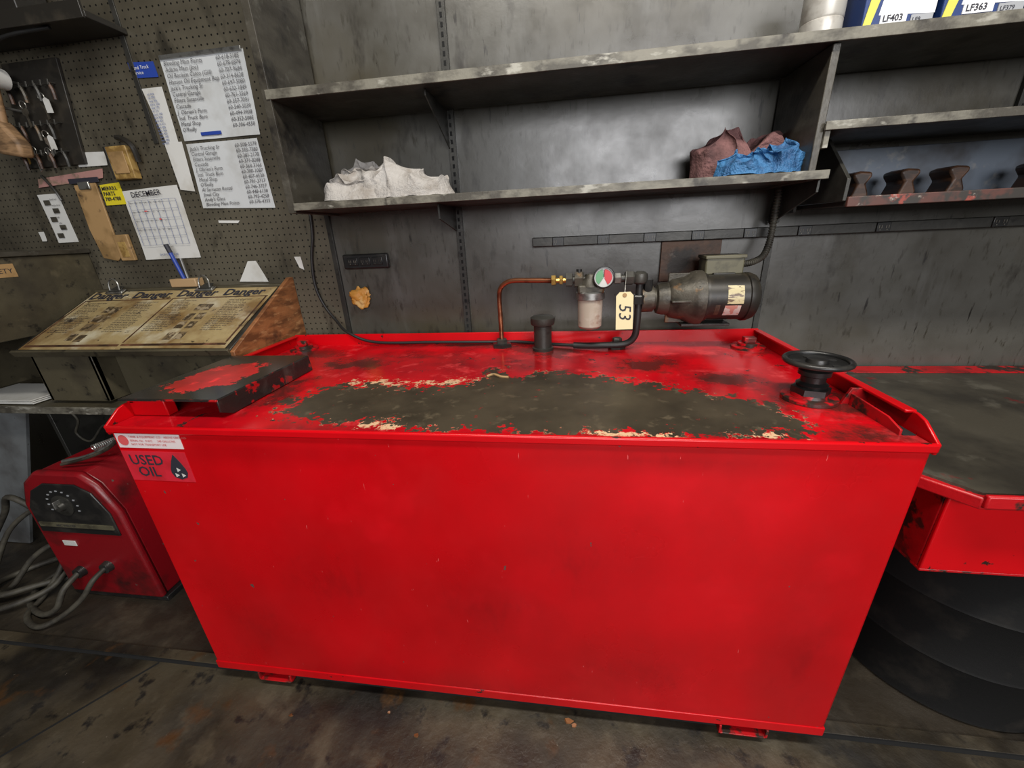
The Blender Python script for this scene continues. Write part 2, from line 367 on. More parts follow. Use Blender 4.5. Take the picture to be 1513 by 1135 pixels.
group('floor_joint',[strip2('joint_a',(-1.78,.35),(-1.46,.787),.0035,m_slot),strip2('joint_b',(-1.95,-.2),(-1.78,.35),.0035,m_slot)])
box('pegboard',(-3.3,-.975),(WY-.009,WY-.0005),(.9,3.1),m_peg,.001)
box('trim_1',(-1.655,-1.635),(WY-.014,WY-.009),(1.8,2.6),m_dark,.001)
def standard(name,x,z0,z1):
    b=box('channel',(x-.014,x+.014),(WY-.014,WY),(z0,z1),m_dark,.001)
    sl=[]; z=z0+.02
    while z<z1-.02:
        sl.append(((x-.004,x+.004),(WY-.0155,WY-.0135),(z,z+.014))); z+=.0265
    return group(name,[b,boxes('slots',sl,m_slot)])
standard('shelf_standard',-.42,.9,2.9); standard('shelf_standard.001',.745,1.39,2.9); standard('shelf_standard.002',1.40,1.64,2.9)
box('trim_2',(-.985,-.965),(WY-.012,WY),(.9,1.51),m_dark,.001)
box('trim_3',(.735,.755),(WY-.006,WY),(.9,1.34),m_dark,.001)
def outlet(x,z,y):
    o=[box('outlet_face',(x-.022,x+.022),(y-.006,y),(z-.016,z+.016),m_black,.002)]
    sl=[]
    for dx in (-.011,.011):
        sl+=[((x+dx-.005,x+dx-.003),(y-.0072,y-.005),(z-.004,z+.006)),((x+dx+.003,x+dx+.005),(y-.0072,y-.005),(z-.004,z+.006)),((x+dx-.0015,x+dx+.0015),(y-.0072,y-.005),(z-.011,z-.007))]
    o.append(boxes('outlet_slots',sl,m_edge)); return o
p=[box('raceway',(-.13,2.2),(WY-.03,WY),(1.343,1.377),m_dark,.003)]
for x in (-.03,.14,.31,.48,.66,.84,1.09,1.44,1.8): p+=outlet(x,1.36,WY-.029)
group('outlet_raceway',p)
p=[box('plate',(-.935,-.735),(WY-.02,WY),(1.285,1.345),m_black,.006)]
for x in (-.89,-.835,-.78): p+=outlet(x,1.315,WY-.019)
group('power_outlet',p)

# ---------------------------------------------------------------- shelving unit
p=[]
p.append(box('upright_left',(-.935,-.915),(1.36,1.635),(1.495,3.0),m_shelf,.002))
p.append(box('upright_right',(.685,.705),(1.365,1.635),(1.50,1.82),m_shelf,.002))
p.append(box('lower_shelf',(-.925,.735),(1.355,1.635),(1.503,1.523),m_shelf,.002))
p.append(box('lower_edge',(-.915,.735),(1.349,1.356),(1.502,1.525),m_edge,.001))
p.append(box('upper_shelf',(-.925,2.3),(1.355,1.635),(1.822,1.842),m_shelf,.002))
p.append(box('upper_edge',(-.925,2.3),(1.349,1.356),(1.819,1.845),m_edge,.001))
p.append(box('left_edge',(-.938,-.912),(1.352,1.361),(1.495,3.0),m_shelf,.001))
p.append(prism('gusset_a',[(1.636,1.822),(1.40,1.822),(1.40,1.805),(1.636,1.70)],'x',-.432,-.428,m_dark))
p.append(prism('gusset_b',[(1.636,1.503),(1.42,1.503),(1.42,1.455),(1.636,1.415)],'x',-.434,-.428,m_dark))
p.append(prism('gusset_c',[(1.636,1.503),(1.38,1.503),(1.38,1.47),(1.636,1.385)],'x',.725,.731,m_dark))
p.append(box('mid_right_shelf',(.705,2.3),(1.355,1.635),(1.625,1.641),m_shelf,.002))
p.append(box('mid_right_edge',(.70,2.3),(1.349,1.356),(1.622,1.643),m_edge,.001))
p.append(box('mid_right_cleat',(.706,.72),(1.36,1.62),(1.58,1.625),m_edge,.001))
group('shelving_unit',p)
p=[box('bottom',(.80,2.2),(1.36,1.645),(1.428,1.442),m_dark,.002),box('lip',(.80,2.2),(1.352,1.362),(1.425,1.452),m_redbrown,.002),
   box('back',(.80,2.2),(1.62,1.634),(1.442,1.605),m_blueback,.002),
   prism('side',[(1.36,1.442),(1.645,1.442),(1.645,1.622),(1.50,1.622),(1.36,1.50)],'x',.79,.80,m_dark,.001),
   box('hang_strap',(.78,.79),(1.60,1.645),(1.42,1.625),m_dark,.001)]
group('hanging_tray',p)
for i,x in enumerate((.905,1.035,1.165,1.40,1.53)):
    y=1.48; prism('wood_block' if i==0 else 'wood_block.%03d'%i,[(x-.028,1.443),(x+.026,1.443),(x+.024,1.465),(x+.012,1.49),(x+.026,1.512),(x+.022,1.524),(x-.010,1.527),(x-.030,1.520),(x-.026,1.508),(x-.012,1.49)],'y',y,y+.08,m_brown,.006)

z=1.843
p=[lathe('body',(.69,1.46,z),(0,0,1),[(0,0),(0,.048),(.004,.05),(.05,.05),(.052,.048),(.056,.05),(.15,.05),(.155,.046),(.165,.044),(.165,0)],m_canw),
   lathe('base_band',(.69,1.46,z),(0,0,1),[(.001,.0505),(.012,.0512),(.02,.0505)],m_steel)]
group('oil_can',p)
def carton(name,x0,x1,y0,y1,h,code,code2):
    w=x1-x0
    q=[box('carton',(x0,x1),(y0,y1),(z,z+h),m_boxblue,.002),
       prism('white_band',[(x0+w*.22,z+.036),(x1,z+.030),(x1,z+h),(x0+w*.30,z+h)],'y',y0-.001,y0+.02,m_boxwhite),
       prism('yellow_flash',[(x0+.002,z+.012),(x0+w*.12,z+.012),(x0+w*.28,z+h),(x0+w*.12,z+h)],'y',y0-.002,y0+.01,m_boxyel),
       box('label',(x0+w*.25,x0+w*.62),(y0-.0025,y0),(z+.016,z+.040),m_boxwhite,0),
       box('label_b',(x0+w*.68,x1-.003),(y0-.0025,y0),(z+.010,z+.030),m_boxgrey,0),
       text('code',code,.019,WM(x0+w*.28,y0-.003,z+.021),m_ink,bold=.0005),
       text('code_b',code2,.013,WM(x0+w*.70,y0-.003,z+.015),m_ink,bold=.0002)]
    return group(name,q)
carton('filter_carton',.76,.925,1.40,1.56,.13,'LF403','LF9'); carton('filter_carton.001',.935,1.115,1.39,1.56,.13,'LF363','LF379'); carton('filter_carton.002',1.12,1.30,1.39,1.56,.12,'LF16','LF52')

# ---------------------------------------------------------------- used oil tank
TX0,TX1,TY0,TY1,TZ0,TZ1=-1.17,.71,.76,1.54,.062,.978
p=[box('body',(TX0,TX1),(TY0,TY1),(TZ0,TZ1),m_red,.012)]
bm=bmesh.new(); nx,nz=94,44
g=[[bm.verts.new((TX0+.010+(TX1-TX0-.020)*i/nx,TY0-.0005,.074+(.968-.074)*j/nz)) for i in range(nx+1)] for j in range(nz+1)]
for j_ in range(nz):
    for i in range(nx): bm.faces.new((g[j_][i],g[j_][i+1],g[j_+1][i+1],g[j_+1][i]))
fr=finish(bm,'front_sheet',m_front)
blobattr(fr,'grime',[(-.66,.50,.40,.26),(-.22,.44,.40,.28),(.05,.62,.26,.26),(-.95,.28,.26,.34),(.60,.35,.18,.55),(.20,.25,.35,.22),(-.3,.10,1.2,.10),(-.75,.92,.5,.05),(.25,.93,.6,.05)],ax=2)
p.append(fr)
top=gridxy('top_sheet',TX0+.004,TX1-.004,TY0+.008,TY1-.002,TZ1+.0015,240,110,m_tanktop)
patch=[(-.76,.85),(-.78,.96),(-.70,1.05),(-.60,1.06),(-.47,1.04),(-.33,1.06),(-.26,1.10),(-.235,1.19),(-.19,1.20),(-.16,1.14),(-.01,1.195),(.13,1.12),(.24,1.09),(.38,1.01),(.48,.97),(.53,.88),(.52,.79),(.30,.778),(.10,.775),(-.31,.775),(-.42,.81),(-.55,.81)]
wearattr(top,patch)
blobattr(top,'cream',[(-.58,1.09,.22,.10),(-.38,1.10,.18,.09),(-.42,.80,.16,.045),(.14,.78,.20,.03),(.42,.79,.07,.03)])
blobattr(top,'oil',[(-.08,1.44,.35,.16),(.12,1.46,.3,.12),(-.25,1.49,.16,.12),(.60,.98,.20,.18),(.25,1.25,.25,.14),(-.75,1.28,.3,.14),(.645,1.45,.14,.12),(-1.0,1.40,.25,.14),(.45,1.12,.22,.1),(.62,.80,.16,.09),(-.85,1.0,.12,.25),(-.3,1.52,.9,.05)])
p.append(top)
p.append(box('front_rim',(TX0-.002,TX1+.004),(TY0-.006,TY0+.006),(TZ1-.014,TZ1+.006),m_red,.004))
p.append(box('bottom_band',(TX0+.002,TX1-.002),(TY0-.003,TY0+.01),(TZ0+.002,TZ0+.036),m_red,.003))
for s,x in (('left',TX0),('right',TX1)):
    sg=-1 if s=='left' else 1
    p.append(prism('rim_'+s,[(TY0,TZ1-.02),(TY0-.004,TZ1+.004),(.80,1.014),(.82,1.02),(TY1,1.022),(TY1,TZ1-.01)],'x',x-.001*sg,x+.006*sg,m_red,.002))
    p.append(box('rim_fold_'+s,tuple(sorted((x+.006*sg,x-.016*sg))),(.83,TY1),(1.016,1.023),m_red,.002))
p.append(box('rim_back',(TX0,TX1),(TY1-.004,TY1+.004),(TZ1-.01,1.026),m_red,.002))
p.append(prism('bracket_r',[(.655,TZ1),(.712,TZ1),(.712,1.02),(.672,1.02)],'y',.955,.963,m_redworn,.001))
p.append(prism('inner_rail_r',[(.80,TZ1),(.80,.992),(.84,1.004),(.955,1.008),(.955,TZ1)],'x',.672,.677,m_redworn,.001))
p.append(box('groove_r',(.680,.704),(.80,.95),(TZ1,.9815),m_slot,.001))
lid=gridxy('lid_top',-1.175,-.885,.815,1.20,1.036,70,80,m_lidtop)
wearattr(lid,[(-1.13,.88),(-1.15,1.02),(-1.08,1.12),(-.98,1.09),(-.94,1.00),(-.95,.92),(-1.03,.87)]); p.append(lid)
p.append(box('lid_plate',(-1.176,-.884),(.812,1.201),(1.030,1.0355),m_blackred,.001))
p.append(prism('lid_flange_right',[(.815,1.034),(1.20,1.034),(1.205,.982),(.85,.982),(.815,1.0)],'x',-.887,-.882,m_blackred,.001))
p.append(prism('lid_front_block',[(-1.17,.98),(-1.06,.98),(-1.062,1.032),(-1.17,1.032)],'y',.83,.86,m_red,.003))
p.append(box('lid_back',(-1.17,-.885),(1.19,1.198),(.98,1.034),m_blackred,.001))
for i,(x,y) in enumerate(((-1.09,1.47),(.645,1.45))):
    p.append(lathe('bung_flange_%d'%i,(x,y,TZ1),(0,0,1),[(0,0),(0,.055),(.008,.055),(.010,.05),(.010,.035),(.02,.035),(.02,0)],m_redworn))
    p.append(box('bung_head_%d'%i,(x-.02,x+.02),(y-.014,y+.014),(TZ1+.02,TZ1+.04),m_redworn,.003))
p.append(hexnut('hex_plug',(.19,1.46,TZ1),(0,0,1),.032,.022,m_dark)); p.append(hexnut('hex_plug_top',(.19,1.46,TZ1+.022),(0,0,1),.018,.018,m_dark))
p.append(lathe('vent_cap',(-.085,1.44,TZ1),(0,0,1),[(0,0),(0,.038),(.012,.04),(.014,.033),(.095,.033),(.10,.042),(.108,.045),(.125,.045),(.13,.038),(.132,0)],m_dark))
for i,(x0,x1) in enumerate(((-1.02,-.90),(.44,.57))):
    p.append(boxes('skid_%d'%i,[((x0,x1),(.755,1.52),(.029,.033)),((x0,x0+.006),(.755,1.52),(.029,.063)),((x1-.006,x1),(.755,1.52),(.029,.063))],m_redworn,.001))
yf=TY0-.0015
p.append(box('maker_label',(-1.155,-.965),(yf,TY0),(.922,.966),m_lblwhite,0))
p.append(text('maker_text','TANK & EQUIPMENT CO.   ABOVE GROUND\nSERIAL No.  41672      240 GALLONS\nNOT FOR TRANSPORT USE',.0085,WM(-1.115,yf-.0006,.952),m_lblred,lines=1.3))
p.append(lathe('maker_seal',(-1.135,yf-.0004,.944),(0,-1,0),[(0,0),(0,.015),(.0004,.015),(.0004,0)],m_lblred))
p.append(box('used_oil_label',(-1.158,-.968),(yf,TY0),(.822,.912),m_sticker,0))
p.append(text('used_oil_text','USED\n OIL',.042,WM(-1.142,yf-.0006,.872),m_ink,lines=.85,bold=.0006))
drop=[(-1.005,.905),(-.993,.885),(-.983,.862),(-.981,.85),(-.987,.836),(-1.005,.829),(-1.023,.836),(-1.029,.85),(-1.027,.862),(-1.017,.885)]
p.append(prism('oil_drop',drop,'y',yf-.001,yf,m_ink))
for k in range(3):
    a=math.radians(90+120*k); c=Vector((-1.005+.011*math.cos(a),.848+.011*math.sin(a)))
    t=[(c.x+.007*math.cos(a+q),c.y+.007*math.sin(a+q)) for q in (.5,2.6,-1.57)]
    p.append(prism('recycle_arrow_%d'%k,t,'y',yf-.0016,yf-.001,m_white))
group('used_oil_tank',p)

# hand wheel valve
c=Vector((.60,.985,0))
p=[lathe('flange',(c.x,c.y,.9805),(0,0,1),[(0,0),(0,.06),(.008,.06),(.010,.056),(.010,.04),(.018,.038),(.018,0)],m_redworn),
   hexnut('gland_nut',(c.x,c.y,.998),(0,0,1),.042,.018,m_black),
   lathe('stem',(c.x,c.y,1.012),(0,0,1),[(0,.03),(.01,.034),(.016,.026),(.03,.026),(.034,.034),(.045,.034),(.05,.02),(.066,.018),(.066,0)],m_black),
   torus('wheel_rim',(c.x,c.y,1.080),(0,0,1),.066,.0065,m_black),
   lathe('wheel_dish',(c.x,c.y,1.070),(0,0,1),[(0,0),(0,.02),(.003,.045),(.006,.063),(.009,.063),(.006,.045),(.006,.024),(.015,.022),(.017,0)],m_black)]
for k in range(5):
    a=2*math.pi*k/5+.3; p.append(cyl('dish_hole_%d'%k,(c.x+.042*math.cos(a),c.y+.042*math.sin(a),1.0755),(c.x+.042*math.cos(a),c.y+.042*math.sin(a),1.0775),.009,m_slot,16))
group('valve_handwheel',p)

# ---------------------------------------------------------------- pump assembly
py=1.45; pz=1.16
p=[]
p.append(lathe('motor',(.46,py,pz),(1,0,0),[(0,0),(0,.080),(.004,.082),(.012,.082),(.014,.076),(.135,.076),(.137,.081),(.148,.081),(.165,.074),(.176,.055),(.178,0)],m_motor,40))
p.append(lathe('bell_housing',(.30,py,pz),(1,0,0),[(0,0),(0,.035),(.01,.038),(.015,.05),(.03,.055),(.05,.056),(.06,.066),(.10,.074),(.125,.088),(.14,.092),(.158,.092),(.158,0)],m_cast,40))
bm=bmesh.new()
for k in range(8):
    a=2*math.pi*k/8+.2
    lathe('',(.452,py+.084*math.cos(a),pz+.084*math.sin(a)),(-1,0,0),[(0,0),(0,.007),(.02,.007),(.02,0)],None,6,bm)
p.append(finish(bm,'housing_bolts',m_cast))
p.append(boxes('housing_ribs',[((.35,.45),(py-.004,py+.004),(pz-.085,pz+.085)),((.35,.45),(py-.08,py+.08),(pz-.004,pz+.004))],m_cast,.002))
p.append(cyl('pump_head',(.262,py,pz),(.302,py,pz),.045,m_cast,20))
p.append(cyl('pump_port',(.28,py-.02,pz+.03),(.28,py-.02,pz+.07),.016,m_black,8))
def patchcyl(n,x0,x1,a0,a1,r,mat,N=10):
    bm=bmesh.new(); L=[]
    for i in range(N+1):
        a=math.radians(a0+(a1-a0)*i/N); y=py-r*math.cos(a); zz=pz+r*math.sin(a)
        L.append((bm.verts.new((x0,y,zz)),bm.verts.new((x1,y,zz))))
    for A,B in zip(L,L[1:]): bm.faces.new((A[0],A[1],B[1],B[0]))
    return finish(bm,n,mat)
m_np=M('nameplate',(.48,.42,.24),.4,0,[((.12,.08,.05),70,.52,.56,(.4,1,2))])
m_np2=M('warning_label',(.45,.2,.16),.4,0,[((.5,.42,.38),40,.5,.55)])
p.append(patchcyl('nameplate',.525,.575,-8,38,.0768,m_np)); p.append(patchcyl('warning_label',.52,.570,-42,-12,.0768,m_np2))
p.append(patchcyl('orange_label',.490,.505,-40,-10,.0768,m_rust))
p.append(boxes('mount_foot',[((.40,.56),(py-.03,WY-.012),(1.065,1.075)),((.40,.56),(py+.03,py+.045),(1.07,1.11)),((.40,.56),(WY-.02,WY-.012),(1.07,1.21))],m_dark,.002))
p.append(box('wall_plate',(.36,.575),(WY-.012,WY-.001),(1.195,1.342),m_rust,.002))
p.append(box('junction_box',(.475,.60),(1.475,1.555),(1.232,1.292),m_jbox,.005))
p.append(boxes('junction_lid',[((.472,.603),(1.470,1.56),(1.285,1.296))],m_jbox,.002))
p.append(box('junction_neck',(.50,.57),(1.46,WY-.01),(1.225,1.24),m_dark,.002))
p.append(tube('flex_conduit',[(.603,1.515,1.262),(.64,1.52,1.266),(.685,1.545,1.285),(.708,1.57,1.33),(.712,1.575,1.38),(.712,1.575,1.44),(.712,1.575,1.50)],.011,m_cable,k=26,rf=lambda i:.0115 if i%4<2 else .0085))
p.append(tube('flex_conduit_upper',[(.718,1.615,1.525),(.720,1.62,1.60),(.722,1.62,1.70),(.722,1.62,1.82)],.009,m_cable,k=26,rf=lambda i:.0105 if i%4<2 else .008))
group('transfer_pump',p)
fy=1.42
p=[box('filter_head',(.04,.13),(fy-.035,fy+.035),(1.19,1.222),m_cast,.008),
   lathe('head_boss',(.085,fy,1.215),(0,0,1),[(0,.04),(.02,.034),(.03,.022),(.04,.018),(.04,0)],m_cast),
   lathe('collar',(.085,fy,1.168),(0,0,1),[(0,.044),(.004,.05),(.026,.05),(.03,.044)],m_steel),
   lathe('bowl',(.085,fy,1.06),(0,0,1),[(0,0),(0,.012),(.004,.02),(.008,.034),(.016,.042),(.112,.044),(.112,0)],m_bowl),
   cyl('cross_pipe',(.0,fy,1.237),(.25,fy,1.237),.013,m_dark,16),
   hexnut('nut_a',(.0,fy,1.237),(1,0,0),.024,.024,m_dark), hexnut('nut_b',(.03,fy,1.237),(1,0,0),.028,.03,m_cast),
   hexnut('white_coupling',(.165,fy,1.237),(1,0,0),.019,.022,m_steel), hexnut('nut_c',(.20,fy,1.237),(1,0,0),.024,.03,m_dark),
   lathe('elbow_body',(.25,fy,1.237),(0,0,1),[(-.02,.018),(-.014,.024),(0,.026),(.014,.024),(.022,.012),(.022,0)],m_dark),
   cyl('relief_knob',(.045,fy,1.25),(.045,fy,1.272),.010,m_black,12),
   cyl('brass_stub',(-.045,fy,1.237),(.0,fy,1.237),.009,m_brass,16), hexnut('brass_nut',(-.05,fy,1.237),(1,0,0),.018,.016,m_brass), hexnut('brass_nut2',(-.022,fy,1.237),(1,0,0),.016,.012,m_brass)]
gc=Vector((.125,fy-.035,1.247))
p+=[lathe('gauge_case',gc,(0,-1,0),[(-.01,0),(-.01,.018),(0,.034),(.014,.036),(.016,.034),(.0165,.031)],m_black,40),
    lathe('gauge_face',gc,(0,-1,0),[(.010,.032),(.012,0)],m_white,40)]
def sector(n,a0,a1,r0,r1,mat,y):
    bm=bmesh.new();N=14;A=[];B=[]
    for i in range(N+1):
        a=math.radians(a0+(a1-a0)*i/N); A.append(bm.verts.new((gc.x+r0*math.cos(a),y,gc.z+r0*math.sin(a))));B.append(bm.verts.new((gc.x+r1*math.cos(a),y,gc.z+r1*math.sin(a))))
    for i in range(N): bm.faces.new((A[i],B[i],B[i+1],A[i+1]))
    return finish(bm,n,mat)
p+=[sector('green_sector',100,235,.003,.027,m_green,gc.y-.0125),sector('red_sector',-60,85,.003,.027,m_gred,gc.y-.0125),
    box('needle',(gc.x-.001,gc.x+.001),(gc.y-.0145,gc.y-.013),(gc.z,gc.z+.024),m_black,0)]
p.append(tube('drop_pipe',[(.25,fy,1.22),(.25,fy,1.15),(.25,fy,1.08),(.245,fy+.005,1.03),(.215,fy+.01,1.003),(.15,fy+.01,.998),(.08,fy+.02,.994),(.03,fy+.03,.993)],.012,m_rubber))
p.append(cyl('pump_link',(.25,fy+.01,1.165),(.262,fy+.02,1.165),.02,m_dark,12))
p.append(hexnut('drop_nut',(.25,fy,1.15),(0,0,1),.024,.03,m_black))
group('fuel_filter_gauge',p)
tm=Matrix.Translation((.19,1.335,1.203))@Matrix.Rotation(math.radians(-2),4,'Y')
bm=bmesh.new(); pr=[(-.027,-.124),(.028,-.124),(.028,-.012),(.018,0),(-.016,0),(-.027,-.012)]
A=[bm.verts.new(tm@Vector((a,0,b))) for a,b in pr];B=[bm.verts.new(tm@Vector((a,.0015,b))) for a,b in pr]
bm.faces.new(A);bm.faces.new(B[::-1])
for i in range(6): bm.faces.new((A[i],B[i],B[(i+1)%6],A[(i+1)%6]))
tg=finish(bm,'tag_card',m_cream)
tt=text('tag_number','53',.056,tm@Matrix.Translation((-.017,-.001,-.036))@Matrix.Rotation(math.radians(90),4,'X')@Matrix.Rotation(math.radians(-90),4,'Z'),m_ink,shear=.2)
th=lathe('tag_eyelet',tm@Vector((0,-.001,-.01)),(0,-1,0),[(0,0),(0,.007),(.001,.006),(.001,0)],m_kraft)
tw=tube('tag_wire',[(.19,1.334,1.195),(.195,1.36,1.23),(.20,1.39,1.262),(.205,1.40,1.265)],.001,m_steel,seg=6)
group('price_tag',[tg,tt,th,tw])
p=[tube('pipe',[(-.25,1.49,1.0),(-.25,1.49,1.10),(-.25,1.487,1.17),(-.243,1.48,1.205),(-.222,1.47,1.226),(-.19,1.46,1.236),(-.12,1.44,1.237),(-.05,1.42,1.237)],.009,m_copper,k=10),
   hexnut('base_nut',(-.25,1.49,TZ1+.002),(0,0,1),.040,.014,m_black), hexnut('base_nut2',(-.25,1.49,TZ1+.016),(0,0,1),.022,.018,m_dark)]
group('copper_pipe',p)
tube('power_cable',[(.03,1.46,.990),(-.10,1.50,.988),(-.20,1.53,.988),(-.30,1.530,.988),(-.55,1.528,.99),(-.80,1.525,.994),(-.92,1.535,1.035),(-1.00,1.60,1.07),(-1.06,1.63,1.13),(-1.085,1.63,1.22),(-1.075,1.63,1.33),(-1.05,1.63,1.42),(-1.04,1.63,1.49),(-1.04,1.632,1.56)],.006,m_rubber)
bm=bmesh.new(); bmesh.ops.create_icosphere(bm,subdivisions=4,radius=1)
for v in bm.verts:
    q=v.co.copy(); s=1+.55*noise.noise(q*1.6)+.3*noise.noise(q*4)
    v.co=Vector((-.885+q.x*.046*s,WY-.008+q.y*.016*s,1.165+q.z*.040*s))
finish(bm,'foam_blob',m_oil,ang=3)

# ---------------------------------------------------------------- items on pegboard
Y=WY-.010
names1=["Bleeding Main Points","Adams Main (Joe)","Oil Reclaim Catco (Gill)","Hansen Oil Equipment Rep","Jack's Trucking Sr","Central Garage","Filters Susanville","Cascade","J. Obrien's Farm","Intl. Truck Barn","Metal Shop","O'Reilly","Al Sarracon Rental","Steel City","Andy's Glass"]
def nums(n): return "\n".join("60-%d-%04d"%(random.randint(300,799),random.randint(1000,9999)) for _ in range(n))
p=[sheet('page',[(-1.52,2.07),(-1.17,2.07),(-1.18,1.80),(-1.515,1.80)],Y,m_paper2,.004,seed=1),
   text('handwriting',"\n".join(names1[:12]),.0195,WM(-1.505,Y-.0075,2.045,-.5),m_pencil,shear=.3),
   text('phone_numbers',nums(12),.0185,WM(-1.285,Y-.0075,2.045),m_pencil,shear=.3,lines=1.05),
   box('blue_mark',(-1.43,-1.34),(Y-.0085,Y-.007),(1.812,1.824),m_blue,.001),
   box('top_clip',(-1.515,-1.175),(Y-.008,Y),(2.065,2.078),m_steel,.001)]
group('contact_list',p)
p=[sheet('page',[(-1.515,1.79),(-1.20,1.79),(-1.19,1.54),(-1.52,1.555)],Y,m_paper2,.004,seed=3),
   text('handwriting',"\n".join(names1[4:]+names1[:1]),.0185,WM(-1.50,Y-.0075,1.765),m_pencil,shear=.3),
   text('phone_numbers',nums(12),.0185,WM(-1.30,Y-.0075,1.765),m_pencil,shear=.3)]
group('contact_list.001',p)
group('notice_strip',[sheet('page',[(-1.635,1.985),(-1.545,1.985),(-1.545,1.80),(-1.60,1.80)],Y,m_white,.003,seed=5),sheet('page_b',[(-1.61,1.80),(-1.53,1.80),(-1.535,1.62),(-1.60,1.63)],Y-.001,m_white,.003,seed=6),
   text('print',"\n".join("%s %03d"%(random.choice(['parts','oil','bolt','seal','belt']),random.randint(1,999)) for _ in range(16)),.011,WM(-1.615,Y-.006,1.96),m_inkblue)])
group('blue_badge',[sheet('badge',[(-1.66,2.07),(-1.55,2.065),(-1.545,2.015),(-1.655,2.02)],Y,m_blue,.002),text('badge_text','Bend Truck\nService',.016,WM(-1.648,Y-.004,2.045),m_boxwhite)])
p=[sheet('page',[(-1.89,1.64),(-1.615,1.65),(-1.605,1.36),(-1.885,1.36)],Y,m_white,.006,seed=9),
   text('month','DECEMBER',.030,WM(-1.84,Y-.010,1.612,2),m_ink,bold=.0002),
   text('month_name','SHOP CALENDAR',.012,WM(-1.80,Y-.010,1.375),m_inkblue)]
gl=[]
for i in range(8): gl.append(((-1.865+i*.033,-1.8645+i*.033),(Y-.0105,Y-.009),(1.42,1.60)))
for i in range(6): gl.append(((-1.865,-1.634),(Y-.0105,Y-.009),(1.42+i*.036,1.4205+i*.036)))
p.append(boxes('calendar_grid',gl,m_inkblue))
for r in range(4):
    p.append(text('dates_%d'%r,"    ".join("%02d"%(r*7+k+1) for k in range(7)),.011,WM(-1.86,Y-.0108,1.587-.036*r),m_pencil,sp=1.02))
p.append(boxes('red_marks',[((-1.80,-1.788),(Y-.011,Y-.009),(1.555,1.559)),((-1.74,-1.732),(Y-.011,Y-.009),(1.52,1.526))],m_lblred))
group('calendar',p)
group('yellow_note',[sheet('note',[(-1.985,1.67),(-1.885,1.675),(-1.885,1.59),(-1.985,1.59)],Y,m_yellow,.002),text('note_text','MERRILL\nPARTS\n789-4788',.0205,WM(-1.978,Y-.0045,1.648),m_ink,bold=.0003)])
sheet('index_card',[(-2.045,1.795),(-1.90,1.79),(-1.905,1.74),(-2.05,1.742)],Y,m_white,.004)
group('match_box',[box('box',(-1.865,-1.765),(Y-.03,Y),(1.68,1.80),m_yellowbox,.003),box('box_lid',(-1.85,-1.78),(Y-.034,Y-.03),(1.70,1.78),m_kraft,.002),
  tube('dark_tool',[(-1.80,Y-.02,1.83),(-1.76,Y-.03,1.82),(-1.73,Y-.03,1.79),(-1.735,Y-.02,1.74)],.010,m_board,seg=8),box('box_spine',(-1.868,-1.858),(Y-.032,Y),(1.682,1.80),m_board,.001)])
group('wood_clipboard',[prism('board',[(-2.105,1.675),(-1.995,1.68),(-2.0,1.38),(-2.03,1.36),(-2.10,1.375),(-2.115,1.50)],'y',Y-.008,Y,m_kraft,.002),box('clip',(-2.075,-2.02),(Y-.016,Y-.006),(1.655,1.685),m_steel,.003)])
group('tool_sleeve',[sheet('sleeve',[(-2.28,1.71),(-1.94,1.73),(-1.95,1.695),(-2.285,1.675)],Y,m_pink,.005),box('sleeve_band',(-2.12,-1.97),(Y-.01,Y-.008),(1.68,1.70),m_ink,.001),
  tube('scribe',[(-2.24,Y-.012,1.72),(-2.2,Y-.014,1.66),(-2.19,Y-.012,1.62)],.005,m_dark,seg=6)])
group('photo_list',[sheet('sheet',[(-2.32,1.65),(-2.21,1.65),(-2.205,1.45),(-2.31,1.45)],Y,m_white,.003),boxes('photos',[((-2.295+(i%2)*.03,-2.265+(i%2)*.03),(Y-.006,Y-.0045),(1.47+.034*i,1.490+.034*i)) for i in range(5)],m_cable),
  text('captions',"\n".join(["clutch kit","brake shoe","u-joint","seal","hub","pump"]),.010,WM(-2.262,Y-.006,1.625),m_pencil,lines=2.4)])
group('kraft_tag',[box('tag',(-2.0,-1.93),(Y-.016,Y),(1.36,1.47),m_kraft,.003),box('tag_label',(-1.985,-1.945),(Y-.018,Y-.016),(1.375,1.44),m_yellowbox,.001)])
sheet('torn_paper',[(-1.385,1.335),(-1.345,1.335),(-1.31,1.245),(-1.45,1.25)],Y,m_white,.004)
sheet('paper_scrap',[(-1.47,1.505),(-1.37,1.50),(-1.38,1.49),(-1.47,1.495)],Y,m_white,.002)
sheet('paper_scrap.001',[(-1.16,1.345),(-1.13,1.345),(-1.125,1.29),(-1.145,1.30)],Y,m_white,.002)
sheet('paper_scrap.002',[(-2.40,1.50),(-2.37,1.50),(-2.37,1.46),(-2.395,1.46)],Y,m_white,.002)
